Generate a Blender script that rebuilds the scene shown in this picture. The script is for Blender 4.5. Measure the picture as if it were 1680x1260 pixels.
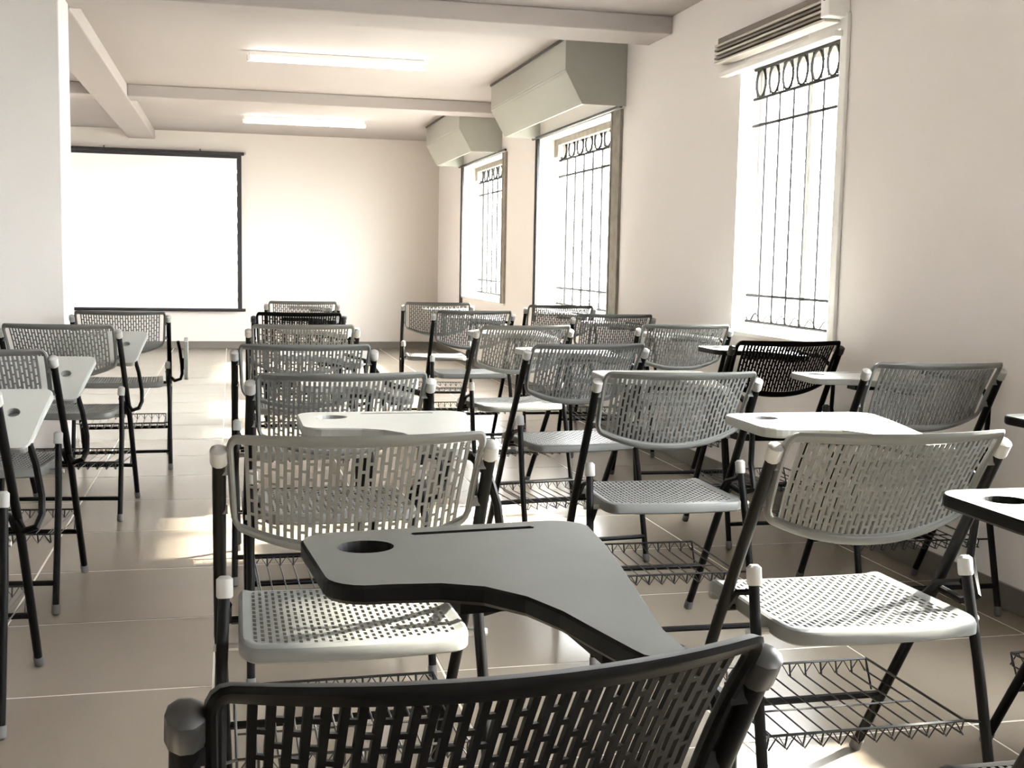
import bpy, bmesh, math, random
from mathutils import Vector, Matrix
random.seed(7)
sc = bpy.context.scene
for o in list(bpy.data.objects): bpy.data.objects.remove(o)
PI = math.pi

# ------------------------------------------------------------ camera
cam_d = bpy.data.cameras.new('camera'); cam = bpy.data.objects.new('camera', cam_d)
sc.collection.objects.link(cam); sc.camera = cam
R = Vector((0.97274008, -0.23112654, 0.01890131)); U = Vector((0.00602206, 0.10665607, 0.99427774)); F = Vector((0.23181991, 0.96705998, -0.1051405))
M = Matrix(((R.x, U.x, -F.x, 0), (R.y, U.y, -F.y, 0), (R.z, U.z, -F.z, 1.1055), (0, 0, 0, 1)))
cam.matrix_world = M
cam_d.sensor_width = 36; cam_d.lens = 1932.8 / 1680 * 36; cam_d.clip_start = 0.05; cam_d.clip_end = 200

# ------------------------------------------------------------ world, sun, exposure
w = bpy.data.worlds.new('sky'); sc.world = w; w.use_nodes = True
bg = w.node_tree.nodes['Background']
bg.inputs[0].default_value = (0.96, 0.975, 1.0, 1); bg.inputs[1].default_value = 5.5
sd = bpy.data.lights.new('sun', 'SUN'); sun = bpy.data.objects.new('sun', sd); sc.collection.objects.link(sun)
sd.energy = 7.0; sd.angle = math.radians(2.0); sd.color = (1.0, 0.92, 0.80)
sun.location = (12, 8, 9)
sun.rotation_euler = Vector((1.0, 0.10, 0.72)).to_track_quat('Z', 'Y').to_euler()
TUBE = 2.2
vs = sc.view_settings
vs.view_transform = 'Standard'; vs.look = 'None'; vs.gamma = 1.0; vs.use_curve_mapping = False
vs.exposure = 3.72

# ------------------------------------------------------------ materials
def mat(name, col, rough=.5, metal=0, noise=0, nscale=8, bump=0, bscale=60, emit=None, spec=.5, coat=0, col2=None):
    m = bpy.data.materials.new(name); m.use_nodes = True; nt = m.node_tree; b = nt.nodes['Principled BSDF']
    b.inputs['Base Color'].default_value = (*col, 1); b.inputs['Roughness'].default_value = rough
    b.inputs['Metallic'].default_value = metal; b.inputs['Specular IOR Level'].default_value = spec
    b.inputs['Coat Weight'].default_value = coat
    if emit:
        b.inputs['Emission Color'].default_value = (*emit[0], 1); b.inputs['Emission Strength'].default_value = emit[1]
    tc = nt.nodes.new('ShaderNodeTexCoord')
    if noise or col2:
        n = nt.nodes.new('ShaderNodeTexNoise'); n.inputs['Scale'].default_value = nscale; n.inputs['Detail'].default_value = 6
        nt.links.new(tc.outputs['Object'], n.inputs['Vector'])
        r = nt.nodes.new('ShaderNodeMix'); r.data_type = 'RGBA'
        c2 = col2 or tuple(min(1, c * (1 - noise)) for c in col)
        r.inputs[6].default_value = (*col, 1); r.inputs[7].default_value = (*c2, 1)
        nt.links.new(n.outputs['Fac'], r.inputs[0]); nt.links.new(r.outputs[2], b.inputs['Base Color'])
        rr = nt.nodes.new('ShaderNodeMapRange'); rr.inputs[3].default_value = rough * .85; rr.inputs[4].default_value = min(1, rough * 1.15)
        nt.links.new(n.outputs['Fac'], rr.inputs[0]); nt.links.new(rr.outputs[0], b.inputs['Roughness'])
    if bump:
        n2 = nt.nodes.new('ShaderNodeTexNoise'); n2.inputs['Scale'].default_value = bscale; n2.inputs['Detail'].default_value = 4
        nt.links.new(tc.outputs['Object'], n2.inputs['Vector'])
        bp = nt.nodes.new('ShaderNodeBump'); bp.inputs['Strength'].default_value = bump; bp.inputs['Distance'].default_value = .002
        nt.links.new(n2.outputs['Fac'], bp.inputs['Height']); nt.links.new(bp.outputs[0], b.inputs['Normal'])
    return m
MT = dict(
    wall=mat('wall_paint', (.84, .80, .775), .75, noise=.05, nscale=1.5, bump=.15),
    pillar=mat('wall_paint_dimmed', (.66, .63, .605), .75, noise=.05, nscale=1.5, bump=.15),  # wall paint darkened in colour to hold down the light on the partition
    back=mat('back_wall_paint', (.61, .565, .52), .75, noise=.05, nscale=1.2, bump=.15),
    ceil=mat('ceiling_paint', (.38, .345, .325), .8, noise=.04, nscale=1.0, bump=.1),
    tile=mat('floor_tile', (.25, .213, .168), .22, noise=.18, nscale=2.2, bump=.03, bscale=25, spec=.5),
    grout=mat('grout', (.66, .61, .53), .8, noise=.2, nscale=20),
    skirt=mat('skirting_tile', (.15, .135, .115), .3, noise=.2, nscale=4),
    grey=mat('grey_plastic', (.135, .139, .133), .42, spec=.24, noise=.08, nscale=5, bump=.05, bscale=400),
    black=mat('black_plastic', (.003, .003, .003), .55, spec=.14, noise=.2, nscale=5, bump=.05, bscale=400),
    cap=mat('cap_plastic', (.36, .36, .345), .4, noise=.08, nscale=9),
    capdark=mat('dark_cap_plastic', (.035, .035, .034), .4, noise=.08, nscale=9),
    tube=mat('black_tube', (.003, .003, .0032), .5, noise=.3, nscale=12, spec=.14),
    wire=mat('basket_wire', (.018, .018, .018), .4, spec=.3, noise=.2, nscale=20),
    rubber=mat('foot_rubber', (.12, .115, .11), .7, noise=.2, nscale=30),
    tabtop=mat('tablet_top', (.46, .465, .44), .33, noise=.05, nscale=7, bump=.04, bscale=300),
    tabdark=mat('tablet_top_sheen', (.105, .108, .098), .5, spec=.2, noise=.05, nscale=7, bump=.04, bscale=300),  # black tablet's top greyed: reflected ceiling light put into the colour
    tabedge=mat('tablet_edge', (.26, .265, .25), .4, noise=.05, nscale=7),
    white=mat('white_frame', (.84, .83, .80), .45, noise=.04, nscale=4),
    iron=mat('painted_iron', (.028, .027, .025), .65, noise=.2, nscale=20, spec=.15),
    rust=mat('weathered_frame', (.36, .33, .27), .7, nscale=14, col2=(.14, .12, .10), bump=.3),
    darkf=mat('dark_frame', (.03, .028, .026), .4, noise=.2, nscale=10),
    pelmet=mat('pelmet_board', (.36, .36, .315), .55, noise=.08, nscale=2, bump=.1),
    blind=mat('blind_slat_brown', (.20, .165, .135), .5, noise=.2, nscale=12),
    blindl=mat('blind_slat_light', (.56, .52, .46), .5, noise=.1, nscale=12),
    screen=mat('screen_fabric', (.90, .885, .86), .85, noise=.02, nscale=2),
    screenb=mat('screen_border', (.012, .011, .014), .5, noise=.2, nscale=8),
    tubeglow=mat('tube_glow', (1, 1, 1), .4, emit=((1, .95, .88), TUBE), noise=.01),
    ground=mat('outside_ground', (.20, .195, .18), .9, noise=.1, nscale=2),
)
gm = bpy.data.materials.new('window_glass'); gm.use_nodes = True; nt = gm.node_tree
for n in list(nt.nodes): nt.nodes.remove(n)
ou = nt.nodes.new('ShaderNodeOutputMaterial'); mx = nt.nodes.new('ShaderNodeMixShader'); tr = nt.nodes.new('ShaderNodeBsdfTransparent'); gl = nt.nodes.new('ShaderNodeBsdfGlossy')
fr = nt.nodes.new('ShaderNodeMath'); fr.operation = 'MULTIPLY_ADD'; lw = nt.nodes.new('ShaderNodeLayerWeight'); pw = nt.nodes.new('ShaderNodeMath'); pw.operation = 'POWER'; pw.inputs[1].default_value = 5; nt.links.new(lw.outputs['Facing'], pw.inputs[0]); nt.links.new(pw.outputs[0], fr.inputs[0]); fr.inputs[1].default_value = .5; fr.inputs[2].default_value = .03
tr.inputs[0].default_value = (.96, .97, .96, 1); gl.inputs['Roughness'].default_value = .02
nt.links.new(fr.outputs[0], mx.inputs[0]); nt.links.new(tr.outputs[0], mx.inputs[1]); nt.links.new(gl.outputs[0], mx.inputs[2]); nt.links.new(mx.outputs[0], ou.inputs[0])
MT['glass'] = gm

# ------------------------------------------------------------ mesh helpers
class MB:
    def __init__(s): s.v = []; s.f = []; s.mi = []; s.cur = 0
    def add(s, vs, fs):
        k = len(s.v); s.v += [tuple(v) for v in vs]; s.f += [tuple(i + k for i in f) for f in fs]; s.mi += [s.cur] * len(fs)
    def box(s, a, b):
        (x0, y0, z0), (x1, y1, z1) = a, b
        s.add([(x0,y0,z0),(x1,y0,z0),(x1,y1,z0),(x0,y1,z0),(x0,y0,z1),(x1,y0,z1),(x1,y1,z1),(x0,y1,z1)],
              [(3,2,1,0),(4,5,6,7),(0,1,5,4),(1,2,6,5),(2,3,7,6),(3,0,4,7)])
    def tube(s, pts, r, n=8, closed=False, ry=None):
        pts = [Vector(p) for p in pts]; N = len(pts); rings = []
        rs = r if isinstance(r, (list, tuple)) else [r] * N
        up = None
        for i, p in enumerate(pts):
            if closed: d = (pts[(i + 1) % N] - pts[i - 1])
            else: d = pts[min(i + 1, N - 1)] - pts[max(i - 1, 0)]
            if d.length < 1e-9: d = Vector((0, 0, 1))
            d.normalize()
            if up is None:
                up = Vector((1, 0, 0)) if abs(d.x) < .8 else Vector((0, 0, 1))
            a = (up - d * up.dot(d)); a.normalize(); b = d.cross(a); up = a
            rings.append([p + (a * math.cos(2*PI*k/n) + b * math.sin(2*PI*k/n)) * rs[i] for k in range(n)])
        vs = [v for rg in rings for v in rg]; fs = []
        for i in range(N if closed else N - 1):
            j = (i + 1) % N
            for k in range(n):
                fs.append((i*n+k, i*n+(k+1) % n, j*n+(k+1) % n, j*n+k))
        if not closed:
            fs.append(tuple(reversed(range(n)))); fs.append(tuple((N-1)*n + k for k in range(n)))
        s.add(vs, fs)
    def prism_y(s, prof, y0, y1):      # prof: (x,z) points
        n = len(prof)
        s.add([(x, y0, z) for x, z in prof] + [(x, y1, z) for x, z in prof],
              [tuple(range(n)), tuple(reversed(range(n, 2*n)))] + [(i, i + n, (i + 1) % n + n, (i + 1) % n) for i in range(n)])
    def mesh(s, name, mats, smooth=False):
        me = bpy.data.meshes.new(name); me.from_pydata(s.v, [], s.f)
        for m in mats: me.materials.append(MT[m])
        for p, mi in zip(me.polygons, s.mi): p.material_index = mi; p.use_smooth = smooth
        bm = bmesh.new(); bm.from_mesh(me); bmesh.ops.recalc_face_normals(bm, faces=bm.faces); bm.to_mesh(me); bm.free()
        if smooth: me.set_sharp_from_angle(angle=math.radians(40))
        return me
def link(name, me, parent=None, loc=None):
    o = bpy.data.objects.new(name, me); sc.collection.objects.link(o)
    if parent: o.parent = parent
    if loc: o.location = loc
    return o
def obj(name, mb, mats, parent=None, smooth=False, bevel=0):
    if isinstance(mats, str): mats = [mats]
    o = link(name, mb.mesh(name, mats, smooth), parent)
    if bevel:
        b = o.modifiers.new('bevel', 'BEVEL'); b.width = bevel; b.segments = 2; b.limit_method = 'ANGLE'
    return o
def tag(o, label, cat, group=None):
    o['label'] = label; o['category'] = cat
    if group: o['group'] = group
    return o
def thing(name, label, cat, loc, rz=0, group=None):
    o = bpy.data.objects.new(name, None); sc.collection.objects.link(o); o.location = loc; o.rotation_euler = (0, 0, rz)
    o.empty_display_size = .1
    return tag(o, label, cat, group)
def struct(name, mb, mats, parent=None, bevel=0, smooth=False):
    o = obj(name, mb, mats, parent, smooth, bevel)
    if not parent: o['kind'] = 'structure'
    return o

# ------------------------------------------------------------ room shell
WX = 2.46; WO = WX + .22; YB = 14.25; YN = -2.6; XL = -3.2; CZ = 2.5; BZ = 2.4
mb = MB(); mb.box((XL - .1, YN - .1, -.2), (WO, YB + .1, -.0012)); floor = struct('floor', mb, 'grout')
tmb = MB(); g = .0028; T = .6
def tile_mesh(wx, wy):
    m = MB(); x0, x1, y0, y1 = g, wx - g, g, wy - g; b = .0016
    m.add([(x0,y0,-.004),(x1,y0,-.004),(x1,y1,-.004),(x0,y1,-.004),(x0,y0,-b),(x1,y0,-b),(x1,y1,-b),(x0,y1,-b),(x0+b,y0+b,0),(x1-b,y0+b,0),(x1-b,y1-b,0),(x0+b,y1-b,0)],
          [(0,1,5,4),(1,2,6,5),(2,3,7,6),(3,0,4,7),(4,5,9,8),(5,6,10,9),(6,7,11,10),(7,4,8,11),(8,9,10,11)])
    return m.mesh('tile', ['tile'])
cache = {}
X0 = -.65 - 5 * T; Y0 = 3.03 - 9 * T
ys = []
y = Y0
while y < YB: ys.append((max(y, YN), min(y + T, YB))); y += T
xs = []
x = X0
while x < WX: xs.append((max(x, XL), min(x + T, WX))); x += T
for a, b in xs:
    for c, d in ys:
        if b - a < .02 or d - c < .02: continue
        k = (round(b - a, 3), round(d - c, 3))
        if k not in cache: cache[k] = tile_mesh(*k)
        o = link('tile', cache[k], floor, (a, c, 0)); o.rotation_euler = (random.uniform(-.0004, .0004), random.uniform(-.0004, .0004), 0)
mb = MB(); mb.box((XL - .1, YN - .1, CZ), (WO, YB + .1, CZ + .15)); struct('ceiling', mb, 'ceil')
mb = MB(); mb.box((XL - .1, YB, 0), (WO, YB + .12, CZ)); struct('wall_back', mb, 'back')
mb = MB(); mb.box((XL - .12, YN - .12, 0), (XL, YB, CZ)); struct('wall_left', mb, 'wall')
mb = MB(); mb.box((XL, YN - .12, 0), (WO, YN, CZ)); struct('wall_front', mb, 'wall')
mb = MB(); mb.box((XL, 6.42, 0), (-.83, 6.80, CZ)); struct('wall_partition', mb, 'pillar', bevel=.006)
# right wall with the window openings
OPEN = [(-1.75, -.75, .77, 2.06), (1.30, 2.55, .77, 2.26), (4.52, 5.53, .77, 2.08), (7.36, 9.44, .70, 2.08), (10.62, 12.66, .70, 2.08)]  # first two are out of view, added and sized to light the near chairs
mb = MB(); prev = YN
for a, b, z0, z1 in OPEN:
    mb.box((WX, prev, 0), (WO, a, CZ)); mb.box((WX, a, 0), (WO, b, z0)); mb.box((WX, a, z1), (WO, b, CZ)); prev = b
mb.box((WX, prev, 0), (WO, YB, CZ)); struct('wall_right', mb, 'wall')
# beams
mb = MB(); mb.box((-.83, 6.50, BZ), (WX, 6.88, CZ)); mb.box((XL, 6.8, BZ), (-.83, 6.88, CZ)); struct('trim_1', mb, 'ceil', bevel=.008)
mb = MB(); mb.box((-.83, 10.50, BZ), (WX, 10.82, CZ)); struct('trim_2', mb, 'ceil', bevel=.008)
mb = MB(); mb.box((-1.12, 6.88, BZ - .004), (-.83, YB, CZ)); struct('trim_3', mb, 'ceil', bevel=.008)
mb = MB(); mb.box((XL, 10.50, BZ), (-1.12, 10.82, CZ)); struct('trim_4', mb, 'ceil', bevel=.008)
# skirting
mb = MB(); mb.box((WX - .012, YN, 0), (WX, YB, .085)); struct('baseboard_right', mb, 'skirt', bevel=.003)
mb = MB(); mb.box((XL, YB - .012, 0), (WX - .012, YB, .085)); struct('baseboard_back', mb, 'skirt', bevel=.003)
mb = MB(); mb.box((XL, 6.408, 0), (-.818, 6.42, .085)); mb.box((-.83, 6.42, 0), (-.818, 6.80, .085)); struct('baseboard_left', mb, 'skirt', bevel=.003)
# ground outside
mb = MB(); mb.box((WO, -12, -.6), (40, 30, -.45)); tag(obj('ground', mb, 'ground'), 'pale ground outside beyond the right-hand windows', 'ground')['kind'] = 'structure'

# ------------------------------------------------------------ windows
def grille(n, y0, y1, z0, z1, x, pitch, parent):
    m = MB(); r = .0075 if x < WX + .1 else .0095
    m.tube([(x, y0, z1 - .012), (x, y1, z1 - .012)], r, 6); m.tube([(x, y0, z1 - .155), (x, y1, z1 - .155)], r, 6); m.tube([(x, y0, z1 - .285), (x, y1, z1 - .285)], r, 6)
    m.tube([(x, y0, z0 + .16), (x, y1, z0 + .16)], r, 6); m.tube([(x, y0, z0 + .03), (x, y1, z0 + .03)], r, 6)
    o = obj('grille_rail', m, 'iron', parent, True)
    k = max(2, round((y1 - y0) / pitch)); p = (y1 - y0) / k
    cz = z1 - .083
    bar = MB(); bar.tube([(0, 0, z0 + .03), (0, 0, z1 - .155)], .0058 if x < WX + .1 else .0085, 6); bme = bar.mesh('grille_bar', ['iron'], True)
    ov = MB(); ov.tube([(0, .36 * p * math.cos(t), .066 * math.sin(t)) for t in [2*PI*i/20 for i in range(20)]], .0065 if x < WX + .1 else .0095, 5, True)
    for s in (-1, 1):
        for q in (-1, 1):
            ov.tube([(0, s * (p / 2 - .012 - .018 * math.sin(t)), q * (.012 + .052 * (t / 1.6))) for t in (0, .4, .8, 1.2, 1.6)], .0036, 5)
    ome = ov.mesh('grille_ring', ['iron'], True)
    for i in range(k):
        link('grille_ring', ome, parent, (x, y0 + (i + .5) * p, cz))
        if i: link('grille_bar', bme, parent, (x, y0 + i * p, 0))
        bz = MB()
    sc_ = MB()
    for i in range(k):       # small scrolls in the lower band
        c = y0 + (i + .5) * p
        sc_.tube([(x, c - p * .5 + p * t, z0 + .05 + .022 * math.sin(2 * PI * t)) for t in [j / 8 for j in range(9)]], .0035, 5)
    obj('grille_scroll', sc_, 'iron', parent, True)
for n, (a, b, z0, z1) in enumerate(OPEN):
    near = n < 3
    xg = WX + (.075 if near else .17); xf = xg + .035
    m = MB(); fw = .05
    m.box((xf, a, z0), (xf + .05, a + fw, z1)); m.box((xf, b - fw, z0), (xf + .05, b, z1))
    m.box((xf, a + fw, z0), (xf + .05, b - fw, z0 + fw)); m.box((xf, a + fw, z1 - fw), (xf + .05, b - fw, z1))
    mid = (a + b) / 2
    m.box((xf + .01, mid - .025, z0 + fw), (xf + .04, mid + .025, z1 - fw))
    win = obj('window_%d' % (n + 1), m, 'white', None, False, .003); win['kind'] = 'structure'
    gl_ = MB(); gl_.box((xf + .022, a + fw, z0 + fw), (xf + .027, b - fw, z1 - fw)); obj('window_pane', gl_, 'glass', win)
    s = MB(); s.box((WX - .015, a - .02, z0 - .02), (xf, b + .02, z0 + .003)); obj('window_sill', s, 'white', win, False, .004)
    grille(n, a + .004, b - .004, z0 + .02, z1 - .01, xg, .15 if near else .225, win)
    if near:
        c = MB(); e = .055
        c.box((WX - .018, a - e, z0 - .02), (WX - .001, a, z1 + .05)); obj('window_casing', c, 'white', win, False, .003)
    else:
        cw = .16 if n == 3 else .10
        c = MB(); c.box((WX - .02, a - .025, z0 - .002), (WX + .03, a + cw, z1)); c.box((WX - .026, a + cw - .03, z0 - .002), (WX - .001, a + cw, z1)); q = obj('window_casing', c, 'rust', win, False, .003); q['label'] = 'weathered brown casing strip'
        c = MB(); c.box((WX - .02, b, z0 - .1), (WX - .001, b + .03, z1)); c.box((WX - .028, b + .03, z0 - .1), (WX - .001, b + .05, z1 + .01)); q = obj('window_casing', c, 'darkf', win, False, .002); q['label'] = 'dark casing strip'
        c = MB(); c.tube([(WX - .03, a - .06, z1 + .012), (WX - .03, b + .12, z1 + .012)], .012, 8); q = obj('curtain_rail', c, 'darkf', win, True)
        c = MB(); c.box((WX + .12, b - .12, z1 - .14), (WX + .16, b - .004, z1 - .004)); c.box((WX + .12, a, z1 - .05), (WX + .16, b - .12, z1 - .004)); obj('window_lintel', c, 'rust', win, False, .002)

# pelmet boxes over the two far windows
def pelmet(a, b, label):
    t = thing('pelmet_box', label, 'pelmet', (WX, a, 2.09), 0, None)
    L = b - a
    th = .012
    outer = [(-.293, 0), (-.40, .19), (-.41, .22), (-.41, .398)]
    m = MB()
    for i in range(2):
        (x0, z0), (x1, z1) = (outer[0], outer[1]) if i == 0 else (outer[2], outer[3])
        m2 = MB(); m2.prism_y([(x0, z0), (x1, z1), (x1 + th, z1), (x0 + th, z0)], 0, L); obj('lower_board' if i == 0 else 'upper_board', m2, 'pelmet', t, False, .002)
    m2 = MB(); m2.prism_y([(-.40, .19), (-.41, .22), (-.41 + th, .22), (-.40 + th, .19)], 0, L); m2.prism_y([(-.406, .196), (-.412, .205), (-.406, .214)], 0, L); obj('joint_strip', m2, 'pelmet', t)
    prof = outer + [(-.002, .398), (-.002, 0)]
    for yy in (0.0, L - th):
        m2 = MB(); m2.prism_y([(x + (.004 if x < -.1 else 0), z) for x, z in prof], yy + .001, yy + th - .001); obj('end_panel', m2, 'pelmet', t, False, .001)
    m2 = MB(); m2.box((-.42, .0, .392), (-.40, L, .409)); q = obj('gap_shade_strip', m2, 'darkf', t); q['label'] = 'black strip for the shaded gap under the ceiling'  # stands in for the shade in the gap between box and ceiling
    m2 = MB(); m2.tube([(-.2, .02, .2), (-.2, L - .02, .2)], .02, 8); obj('blind_roller', m2, 'white', t, True)
    return t
pelmet(7.28, 9.46, 'large grey-green angled pelmet box above the middle window')
pelmet(10.83, 12.70, 'grey-green angled pelmet box over the farthest window, half hidden by the nearer one')

# folded venetian blind over the near window
t = thing('venetian_blind', 'brown venetian blind pulled up to its top rail above the near window', 'blind', (WX, 4.52, 2.10))
m = MB(); m.box((-.075, 0, .095), (-.012, 1.14, .125)); obj('head_rail', m, 'blind', t, False, .004)
for i in range(5):
    m = MB(); z = .080 - .020 * i
    m.box((-.088, .01, z), (-.015, 1.15, z + .012)); obj('slat', m, 'blind' if i % 2 else 'blindl', t, False, .003)
m = MB(); m.box((-.10, -.045, .012), (-.002, .025, .14)); obj('end_bracket', m, 'white', t, False, .006)
m = MB(); m.tube([(-.105, -.01, .085), (-.098, -.01, .085)], .008, 10); obj('bracket_screw', m, 'iron', t, True)
m = MB(); m.box((-.055, -.02, -.062), (-.008, 1.16, -.036)); obj('bottom_rail', m, 'white', t, False, .004)
for yy in (.25, .90):
    m = MB(); m.tube([(-.03, yy, -.04), (-.03, yy, .02)], .002, 5); obj('lift_cord', m, 'white', t)

# projection screen
t = thing('projection_screen', 'large white pull-down projection screen with black border on back wall', 'screen', (-1.08, YB - .06, .44))
sx = 1.21; H = 1.80
m = MB(); nx, nz = 24, 16
def sy(u, v): return .012 * math.sin(u * PI * 1.0) * (1 - v) ** 2 - .03 * max(0, u - .9) * 10 * (1 - v) ** 2
def grid(m, u0, u1, v0, v1, nx, nz, off):
    vs = []; fs = []
    for s_ in (0, .0016):
        for j in range(nz + 1):
            for i in range(nx + 1):
                u = u0 + (u1 - u0) * i / nx; v = v0 + (v1 - v0) * j / nz
                vs.append((-sx + 2 * sx * u, sy(u, v) + off + s_, .03 + (H - .03) * v))
    K = (nx + 1) * (nz + 1)
    for j in range(nz):
        for i in range(nx):
            a_ = j * (nx + 1) + i; fs.append((a_, a_ + 1, a_ + nx + 2, a_ + nx + 1)); fs.append(tuple(q + K for q in (a_ + nx + 1, a_ + nx + 2, a_ + 1, a_)))
    m.add(vs, fs)
grid(m, .02, .98, .0, .98, 24, 16, 0); obj('screen_fabric', m, 'screen', t, True)
m = MB(); grid(m, 0, .02, 0, .98, 1, 12, 0); grid(m, .978, 1, 0, .98, 1, 12, 0); grid(m, 0, 1, .98, 1.0, 24, 1, 0); q = obj('border', m, 'screenb', t, True); q['label'] = 'black border'
m = MB(); m.box((-sx - .03, -.035, H), (sx + .03, .035, H + .035)); obj('roller_case', m, 'screenb', t, False, .008)
m = MB(); m.tube([(-sx - .04, 0, .015), (sx + .04, -.025, .015)], .018, 10); obj('bottom_bar', m, 'screenb', t, True)
for xx in (-.3, .75):
    m = MB(); m.tube([(xx, 0, H + .02), (xx, .0, H + .055), (xx, .04, H + .06)], .006, 6); obj('hanging_hook', m, 'screenb', t, True)
m = MB(); m.box((sx + .03, -.02, H + .01), (sx + .05, .02, H + .04)); obj('case_end', m, 'cap', t, False, .003)

# fluorescent tubes
def lamp(x, y, label):
    t = thing('tube_light', label, 'light', (x, y, CZ), 0, None)
    m = MB(); m.box((-.61, -.022, -.032), (.61, .022, -.0005)); obj('batten', m, 'white', t, False, .004)
    m = MB(); m.tube([(-.60, 0, -.052), (.60, 0, -.052)], .017, 10); obj('tube', m, 'tubeglow', t, True)
    for s in (-1, 1):
        m = MB(); m.box((s * .61 - .012, -.018, -.07), (s * .61 + .012, .018, -.03)); obj('end_cap', m, 'white', t, False, .003)
lamp(.74, 8.5, 'long glowing ceiling tube light between the two cross beams')
lamp(.75, 12.45, 'farther glowing ceiling tube light beyond the second beam, near the back wall')

# ------------------------------------------------------------ the folding chair with tablet
HW = .2215; PT = .812
def rail_y(z): return .47 * (.815 - z) / .815
def backrest(mats):
    """perforated, curved panel: u in [-1,1] across, v in [0,1] bottom to top"""
    m = MB()
    def zb(u): return .632 - .052 * (1 - abs(u) ** 2.2)
    def P(u, v, n=0):
        hw = HW - .010 * (1 - v)
        z = zb(u) + (PT - zb(u)) * v
        yc = rail_y(z) - .003 - .045 * (1 - u * u) + .008 * math.sin(v * PI)
        nz_ = .5 * n; ny = -n
        return Vector((hw * u, yc + ny, z + nz_ * 0.3))
    # slots
    NC = 30; uw = 1 - .055 / HW * .6; du = 2 * uw / NC; v0, v1 = .10, .90
    rows = 6; bw = .26      # half the bar's share
    def quadbox(ps):     # 4 uv corners as a slab
        a = [P(u, v, .0035) for u, v in ps]; b = [P(u, v, -.0035) for u, v in ps]
        m.add(a + b, [(0,1,2,3),(7,6,5,4),(0,4,5,1),(1,5,6,2),(2,6,7,3),(3,7,4,0)])
    NS = 8
    for i in range(NC + 1):
        c = -uw + i * du; h = du * bw
        vs = []; fs = []
        for j in range(NS + 1):
            v = v0 + (v1 - v0) * j / NS
            vs += [P(c - h, v, .0035), P(c + h, v, .0035), P(c + h, v, -.0035), P(c - h, v, -.0035)]
        for j in range(NS):
            k = 4 * j
            for q in range(4): fs.append((k + q, k + (q + 1) % 4, k + 4 + (q + 1) % 4, k + 4 + q))
        m.add(vs, fs)
    for i in range(NC):
        c0 = -uw + i * du + du * bw; c1 = -uw + (i + 1) * du - du * bw
        off = .5 if i % 2 else 0
        for j in range(rows + 1):
            vc = v0 + (v1 - v0) * (j + off) / rows
            if vc > v1 - .01 or vc < v0 + .01: continue
            h = .0125
            quadbox([(c0, vc - h), (c1, vc - h), (c1, vc + h), (c0, vc + h)])
    # solid frame round the slots: loop of rings
    def outline(inset, n):
        """rounded rectangle in uv"""
        pts = []
        r = .13 - inset; ru = r * .62; rv = r * 1.35
        U1 = 1 - inset * .62; V0 = inset * 1.1; V1 = 1 - inset * 1.1
        for cx, cy, a0 in ((U1 - ru, V1 - rv, 0), (-U1 + ru, V1 - rv, PI/2), (-U1 + ru, V0 + rv, PI), (U1 - ru, V0 + rv, 3*PI/2)):
            for k in range(5):
                a = a0 + k * PI / 8
                pts.append((cx + ru * math.cos(a), cy + rv * math.sin(a)))
            if a0 == 0: pts += [(U1 - ru - (2 * (U1 - ru)) * t / 14, V1) for t in range(1, 14)]
            if a0 == PI: pts += [(-U1 + ru + (2 * (U1 - ru)) * t / 14, V0) for t in range(1, 14)]
            if a0 == PI/2: pts += [(-U1, V1 - rv - (V1 - V0 - 2 * rv) * t / 5) for t in range(1, 5)]
            if a0 == 3*PI/2: pts += [(U1, V0 + rv + (V1 - V0 - 2 * rv) * t / 5) for t in range(1, 5)]
        return pts
    ins = [(.088, .004), (.070, .006), (.058, .010), (.030, .0125), (0.0, .008), (0.0, -.006), (.02, -.012), (.06, -.010), (.088, -.004)]
    rings = [[P(u, v, n) for u, v in outline(i_, 0)] for i_, n in ins]
    N = len(rings[0]); vs = [v for r_ in rings for v in r_]; fs = []
    K = len(rings)
    for a in range(K):
        b = (a + 1) % K
        for i in range(N): fs.append((a*N+i, a*N+(i+1) % N, b*N+(i+1) % N, b*N+i))
    m.add(vs, fs)
    # side lugs that hold the panel to the rails
    for s in (-1, 1):
        for z in (.67, .745):
            y = rail_y(z); m.box((s * HW - .012, y - .007, z - .008), (s * HW + .004, y + .006, z + .008))
    return m.mesh('backrest', mats, True)
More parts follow.
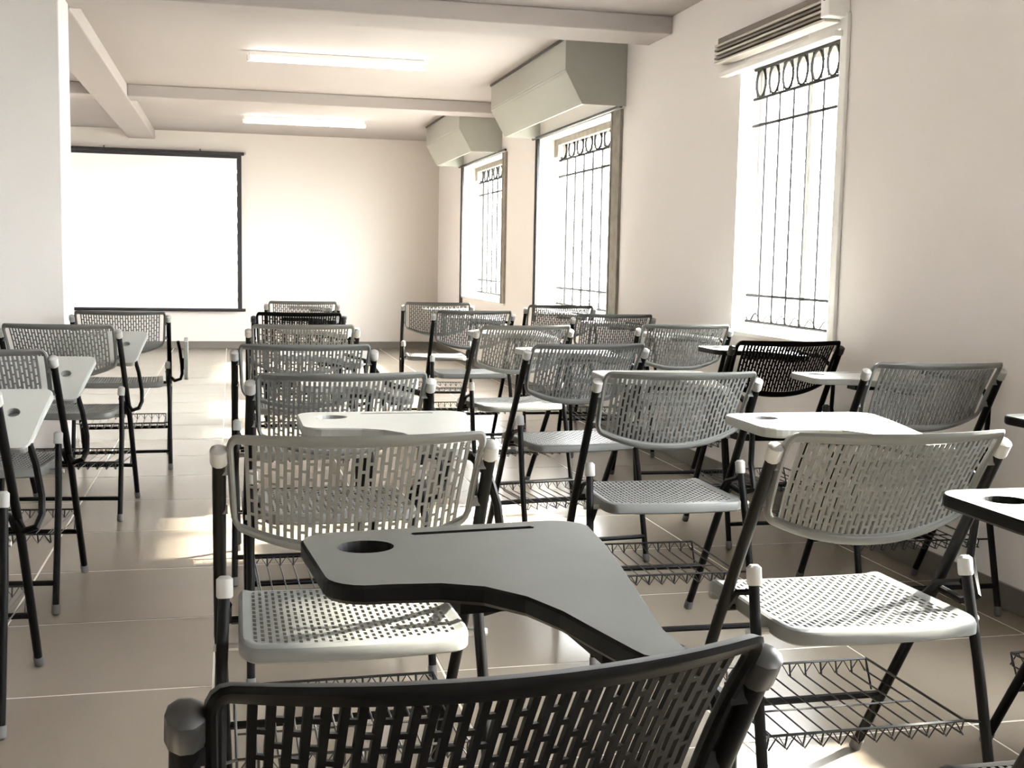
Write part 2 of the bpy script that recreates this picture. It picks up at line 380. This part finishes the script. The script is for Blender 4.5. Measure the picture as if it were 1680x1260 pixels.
def seat(mats):
    m = MB(); W2 = .202; D0, D1 = -.005, .415
    def P(u, v, n=0):
        y0 = D0 - .018 * (1 - u * u); y = y0 + (D1 - y0) * v
        hw = W2 * (1 - .03 * v)
        z = .443 - .010 * (1 - u * u) * math.sin(PI * min(1, v * 1.05)) - (.035 * ((v - .85) / .15) ** 2 if v > .85 else 0) + .004 * (1 - v)
        return Vector((hw * u, y, z + n))
    NC = 28; uw = .89; du = 2 * uw / NC; v0, v1 = .085, .88; NS = 10; bw = .26
    for i in range(NC + 1):
        c = -uw + i * du; h = du * bw; vs = []; fs = []
        for j in range(NS + 1):
            v = v0 + (v1 - v0) * j / NS
            vs += [P(c - h, v, 0), P(c + h, v, 0), P(c + h, v, -.006), P(c - h, v, -.006)]
        for j in range(NS):
            k = 4 * j
            for q in range(4): fs.append((k + q, k + (q + 1) % 4, k + 4 + (q + 1) % 4, k + 4 + q))
        m.add(vs, fs)
    rows = 13
    for i in range(NC):
        c0 = -uw + i * du + du * bw; c1 = -uw + (i + 1) * du - du * bw
        off = .5 if i % 2 else 0
        for j in range(rows + 1):
            vc = v0 + (v1 - v0) * (j + off) / rows
            if vc > v1 - .008 or vc < v0 + .008: continue
            h = .0095
            ps = [(c0, vc - h), (c1, vc - h), (c1, vc + h), (c0, vc + h)]
            m.add([P(u, v, 0) for u, v in ps] + [P(u, v, -.006) for u, v in ps], [(0,1,2,3),(7,6,5,4),(0,4,5,1),(2,6,7,3)])
    def outline(i_):
        pts = []; r = .16 - i_ * .8; U1 = 1 - i_; V0 = i_ * .9; V1 = 1 - i_ * 1.1
        for cx, cy, a0 in ((U1 - r, V1 - r, 0), (-U1 + r, V1 - r, PI/2), (-U1 + r, V0 + r, PI), (U1 - r, V0 + r, 3*PI/2)):
            for k in range(6): a = a0 + k * PI / 10; pts.append((cx + r * math.cos(a), cy + r * math.sin(a)))
            if a0 == 0: pts += [(U1 - r - 2 * (U1 - r) * t / 10, V1) for t in range(1, 10)]
            if a0 == PI: pts += [(-U1 + r + 2 * (U1 - r) * t / 10, V0) for t in range(1, 10)]
            if a0 == PI/2: pts += [(-U1, V1 - r - (V1 - V0 - 2 * r) * t / 8) for t in range(1, 8)]
            if a0 == 3*PI/2: pts += [(U1, V0 + r + (V1 - V0 - 2 * r) * t / 8) for t in range(1, 8)]
        return pts
    ins = [(.115, 0), (.085, .0015), (.04, .004), (.012, .001), (0, -.006), (0, -.022), (.02, -.026), (.035, -.022), (.045, -.008), (.115, -.006)]
    rings = [[P(max(-1, min(1, u)), v, n) for u, v in outline(i_)] for i_, n in ins]
    N = len(rings[0]); K = len(rings); vs = [v for r_ in rings for v in r_]; fs = []
    for a in range(K):
        b = (a + 1) % K
        for i in range(N): fs.append((a*N+i, a*N+(i+1) % N, b*N+(i+1) % N, b*N+i))
    m.add(vs, fs)
    return m.mesh('seat', mats, True)

RX = .2315
def front_leg(s):
    m = MB(); m.tube([(s * RX, rail_y(.775), .775), (s * RX, rail_y(.4), .4), (s * (RX - .012), rail_y(.02), .02)], .0115, 10); return m.mesh('leg', ['tube'], True)
def rear_leg(s):
    m = MB(); m.tube([(s * (RX - .008), .105, .535), (s * RX, .055, .35), (s * (RX + .004), -.03, .02)], .0105, 10); return m.mesh('leg', ['tube'], True)
def capm(p0, p1, r, name, mt):
    p0 = Vector(p0); p1 = Vector(p1); d = (p1 - p0)
    m = MB(); m.tube([p0, p0 + d * .08, p0 + d * .85, p1], [r * .85, r, r, r * .55], 10); return m.mesh(name, [mt], True)
# tablet outline in chair coordinates (x right, y ahead)
TAB = []
def arc(cx, cy, rx, ry, a0, a1, n): return [(cx + rx * math.cos(a0 + (a1 - a0) * i / n), cy + ry * math.sin(a0 + (a1 - a0) * i / n)) for i in range(n + 1)]
TAB += arc(-.025, .575, .045, .045, PI, PI/2, 6)            # far left corner
TAB += arc(.252, .570, .05, .05, PI/2, .1, 6)               # far right corner
TAB += [(.285, .48), (.262, .38), (.235, .27), (.208, .16)]
TAB += arc(.178, .11, .026, .03, 0, -PI, 6)                 # rear end of the arm part
TAB += [(.142, .17), (.132, .235), (.115, .29), (.085, .335), (.045, .358), (.0, .366), (-.015, .368)]
TAB += arc(-.022, .415, .048, .047, -PI/2, -PI, 6)
TAB += [(-.070, .48)]
TAB2 = arc(-.05, .29, .02, .02, PI, PI/2, 4) + arc(.285, .288, .022, .022, PI/2, .1, 4) + [(.292, .22)] + arc(.255, .135, .022, .022, 0, -PI/2, 4) + arc(-.04, .135, .022, .022, -PI/2, -PI, 4)
CUP = (.0, .535, .034); SLOT = (.070, .225, .578, .591)
def tablet_mesh(top, edge, TAB=TAB, CUP=CUP, SLOT=SLOT):
    N = len(TAB); z1, z0 = 0, -.021
    # top face with a round hole and a slot: bridged by bmesh triangulation
    bm = bmesh.new()
    def loop(pts, z): 
        vs = [bm.verts.new((x, y, z)) for x, y in pts]
        return [bm.edges.new((vs[i], vs[(i + 1) % len(vs)])) for i in range(len(vs))], vs
    cup = [(CUP[0] + CUP[2] * math.cos(2*PI*k/24), CUP[1] + .9 * CUP[2] * math.sin(2*PI*k/24)) for k in range(24)]
    sl = [(SLOT[0], SLOT[2]), (SLOT[1], SLOT[2]), (SLOT[1] + .004, (SLOT[2] + SLOT[3]) / 2), (SLOT[1], SLOT[3]), (SLOT[0], SLOT[3]), (SLOT[0] - .004, (SLOT[2] + SLOT[3]) / 2)]
    ins = []
    c = Vector((sum(p[0] for p in TAB) / N, sum(p[1] for p in TAB) / N))
    for i in range(N):
        a = Vector(TAB[i - 1]); b = Vector(TAB[i]); d = Vector(TAB[(i + 1) % N]); t = (d - a).normalized(); n = Vector((t.y, -t.x))
        ins.append((b.x + n.x * .003, b.y + n.y * .003))
    e1, v1 = loop(ins, z1); e2, v2 = loop(cup, z1); e3, v3 = loop(sl, z1)
    res = bmesh.ops.triangle_fill(bm, use_beauty=True, use_dissolve=False, edges=e1 + e2 + e3)
    for f in bm.faces: f.material_index = 0
    def ring(va, pts, z, mi):
        vb = [bm.verts.new((x, y, z)) for x, y in pts]
        for i in range(len(va)):
            f = bm.faces.new((va[i], va[(i + 1) % len(va)], vb[(i + 1) % len(va)], vb[i])); f.material_index = mi
        return vb
    vb = ring(v1, TAB, z1 - .003, 1); vc = ring(vb, TAB, z0 + .004, 1); vd = ring(vc, ins, z0, 1); f = bm.faces.new(vd); f.material_index = 1
    cc = ring(v2, [(CUP[0] + (x - CUP[0]) * .9, CUP[1] + (y - CUP[1]) * .9) for x, y in cup], z1 - .017, 1); f = bm.faces.new(cc); f.material_index = 1
    s2 = ring(v3, sl, z1 - .009, 1); f = bm.faces.new(s2); f.material_index = 1
    bmesh.ops.recalc_face_normals(bm, faces=bm.faces)
    me = bpy.data.meshes.new('tablet'); bm.to_mesh(me); bm.free()
    me.materials.append(MT[top]); me.materials.append(MT[edge])
    return me
def arm_mesh(short=False):
    m = MB(); x = RX + .055
    m.tube([(RX, rail_y(.455), .455), (RX + .025, .155, .440), (x, .145, .450), (x + .008, .17, .475), (x + .006, .185, .52), (x - .002, .165, .60), (x - .012, .15, .648)] + ([] if short else [(x - .028, .15, .70), (x - .055, .17, .735), (.19, .25, .741), (.17, .40, .741)]), .0085, 8)
    return m.mesh('tablet_arm', ['tube'], True)
def plate_mesh():
    m = MB(); m.box((.07, .37, .726), (.20, .43, .743)); m.box((.15, .17, .732), (.19, .42, .7435)); return m.mesh('support_plate', ['tube'])
def basket_mesh():
    m = MB(); z = .205; y0, y1 = .05, .415; X = .205; r = .0022
    for k in range(12):
        x = -X + 2 * X * k / 11; m.tube([(x, y0, z + .028), (x, y0 + .008, z), (x, y1 - .008, z), (x, y1, z + .028)], r, 4)
    for y in (y0, y1):
        for zz in (z + .028,): m.tube([(-X, y, zz), (X, y, zz)], r * 1.3, 4)
        m.tube([(-X + 2 * X * k / 22, y, z + (.028 if k % 2 else .0)) for k in range(23)], r, 4)
    for s in (-1, 1):
        m.tube([(s * X, y0, z + .028), (s * X, y1, z + .028)], r * 1.3, 4)
    m.tube([(-X, .23, z), (X, .23, z)], r, 4)
    # hangers to the legs' cross bars
    for s in (-1, 1):
        m.tube([(s * X, y1, z + .028), (s * (X + .0), .385, .172)], r * 1.3, 4)
        m.tube([(s * X, y0, z + .028), (s * (RX - .004), .022, .24)], r * 1.3, 4)
    return m.mesh('basket', ['wire'])
def bar_mesh(pa, pb, r, name): m = MB(); m.tube([pa, pb], r, 8); return m.mesh(name, ['tube'], True)
ME = {}
for kind, pl in (('grey', 'grey'), ('black', 'black')):
    ME['back', kind] = backrest([pl]); ME['seat', kind] = seat([pl])
ME['tab', 'grey'] = tablet_mesh('tabtop', 'tabedge'); ME['tab', 'black'] = tablet_mesh('tabdark', 'black'); ME['tab', 'pale'] = tablet_mesh('tabtop', 'black')  # last kind: black tablet with reflected brightness put into its top colour
FL = {s: front_leg(s) for s in (-1, 1)}; RL = {s: rear_leg(s) for s in (-1, 1)}
CAPT = {}; CAPS = {}; FF = {}; RF = {}; BOLT = {}; LINK = {}
for s in (-1, 1):
    for k, mt_ in (('grey', 'cap'), ('black', 'capdark')):
        CAPT[s, k] = capm((s * RX, rail_y(.757), .757), (s * RX, rail_y(.788), .788), .0150, 'end_cap', mt_)
        CAPS[s, k] = capm((s * (RX - .008), .098, .508), (s * (RX - .008), .106, .546), .0145, 'hinge_cap', mt_)
    FF[s] = capm((s * (RX - .012), rail_y(.032), .032), (s * (RX - .012), rail_y(.001), .0005), .0135, 'rubber_foot', 'rubber')
    RF[s] = capm((s * (RX + .004), -.027, .032), (s * (RX + .004), -.032, .0005), .0125, 'rubber_foot', 'rubber')
    m = MB(); m.tube([(s * (RX - .045), .082, .425), (s * (RX + .012), .082, .425)], .007, 8); BOLT[s] = m.mesh('pivot_bolt', ['cap'], True)
    m = MB(); m.tube([(s * (RX - .014), .10, .495), (s * (RX - .014), .185, .470), (s * (RX - .014), .235, .425)], .007, 6); m.tube([(s * (RX - .045), .235, .425), (s * (RX + .004), .235, .425)], .006, 6); LINK[s] = m.mesh('hinge_link', ['tube'], True)
ARM = arm_mesh(); ARMS = arm_mesh(True); TABS = tablet_mesh('tabtop', 'tabedge', TAB2, (.224, .229, .016), (.02, .12, .28, .286))
m = MB(); m.box((.235, .14, -.034), (.275, .20, -.021)); SPLATE = m.mesh('support_plate', ['tube']); PLATE = plate_mesh(); BASK = basket_mesh()
BF = bar_mesh((-RX + .016, rail_y(.165), .165), (RX - .016, rail_y(.165), .165), .0085, 'cross_bar')
BR = bar_mesh((-RX, -.013, .095), (RX, -.013, .095), .0085, 'cross_bar')
BU = bar_mesh((-RX + .02, .29, .408), (RX - .02, .29, .408), .008, 'seat_bar')

def chair(x, y, rz, kind, label, tz=.765, tilt=0.0, tab=None, group='folding tablet-arm chairs', dx=0):
    t = thing('folding_chair', label, 'chair', (x, y, 0), rz, group)
    link('backrest', ME['back', kind], t); link('seat', ME['seat', kind], t)
    for s in (-1, 1):
        l = link('leg', FL[s], t); c_ = link('end_cap', CAPT[s, kind], l); link('rubber_foot', FF[s], l)
        l = link('leg', RL[s], t); link('hinge_cap', CAPS[s, kind], l); link('rubber_foot', RF[s], l)
        link('hinge_link', LINK[s], t); link('pivot_bolt', BOLT[s], t)
    link('cross_bar', BF, t); link('cross_bar', BR, t); link('seat_bar', BU, t); link('basket', BASK, t)
    link('tablet_arm', ARMS if tilt else ARM, t)
    if tilt:         # writing board folded back over the rail, leaning towards the sitter's side
        tb = link('tablet', TABS, t); link('support_plate', SPLATE, tb)
        if tilt > 0: tb.matrix_local = Matrix.Translation((0, .15, .655)) @ Matrix.Rotation(tilt, 4, 'X') @ Matrix.Translation((0, -.135, 0))
        else: tb.matrix_local = Matrix(((0, 0, 1, RX + .095), (1, 0, 0, .06), (0, 1, 0, .345), (0, 0, 0, 1)))
    else:
        tb = link('tablet', ME['tab', tab or kind], t, (dx, 0, tz)); link('support_plate', PLATE, tb, (0, 0, -.765))
    return t
CH = [
 (.200, .832, .088, 'black', 'black folding chair in the foreground, its back cut off by the bottom edge', {}),
 (.211, 1.969, .009, 'grey', 'grey folding chair directly in front of the black foreground chair', {}),
 (.279, 3.012, .031, 'grey', 'grey folding chair in the middle column, third row from the viewer', dict(tz=.735)),
 (.243, 3.983, 0, 'grey', 'grey folding chair in the middle column, fourth row from the viewer', dict(tz=.74)),
 (.304, 5.126, 0, 'grey', 'grey folding chair in the middle column, fifth row, only its backrest showing', {}),
 (.346, 6.212, 0, 'black', 'dark folding chair last but one in the middle column, backrest top showing', {}),
 (.454, 7.737, 0, 'grey', 'farthest grey folding chair of the middle column, a strip of backrest showing', {}),
 (1.173, 1.887, 0, 'grey', 'pale grey folding chair in the right foreground, wire basket visible under its seat', dict(tz=.762, dx=-.01)),
 (1.193, 2.996, -.025, 'grey', 'grey folding chair ahead and left of the pale right foreground chair', dict(tz=.755, dx=-.02)),
 (1.252, 4.034, .12, 'grey', 'grey folding chair at the centre right, third in its column', dict(tz=.75)),
 (1.300, 5.160, .16, 'grey', 'grey folding chair fourth in the centre right column', dict(tz=.75)),
 (1.356, 6.610, 0, 'grey', 'grey folding chair fifth in the centre right column, near the far windows', dict(tz=.75)),
 (1.345, 7.770, -.09, 'grey', 'farthest folding chair of the centre right column, thin dark rim against the back wall', dict(tz=.75)),
 (1.955, 1.870, .05, 'black', 'dark folding chair at the right edge, just a tablet tip and a leg in view', dict(dx=-.05, tz=.755)),
 (2.146, 3.248, -.05, 'grey', 'grey folding chair by the right wall, with its tablet lowered to the left', dict(tz=.722, dx=-.16)),
 (2.115, 4.200, .0, 'black', 'black folding chair below the near window', dict(tz=.745, dx=-.07, tab='pale')),
 (2.125, 5.30, -.05, 'grey', 'shiny silver-grey folding chair just left of the near window', dict(tz=.74)),
 (2.095, 6.30, -.08, 'grey', 'grey folding chair by the window wall beneath the middle window', dict(tz=.74)),
 (2.120, 7.50, -.06, 'grey', 'farthest folding chair beside the window wall', dict(tz=.74)),
 (1.115, .965, 0, 'black', 'chair mostly beyond the right edge, pale black-edged tablet with cup hole showing', dict(tz=.765, tab='pale')),
 (-.540, 6.22, .03, 'grey', 'grey folding chair farthest in the left column, by the pillar under the screen', dict(tilt=-1)),
 (-.680, 5.06, -.10, 'grey', 'grey folding chair second farthest in the left column, beside the aisle', dict(tilt=.70)),
 (-.757, 3.776, -.09, 'grey', 'grey folding chair third from the far end of the left column, near the left edge', dict(tilt=.70)),
 (-.747, 2.810, -.05, 'grey', 'nearest chair of the left column, cut by the left edge, tilted tablet showing', dict(tilt=.70)),
]
for x, y, rz, kind, label, kw in CH: chair(x, y, rz, kind, label, **kw)
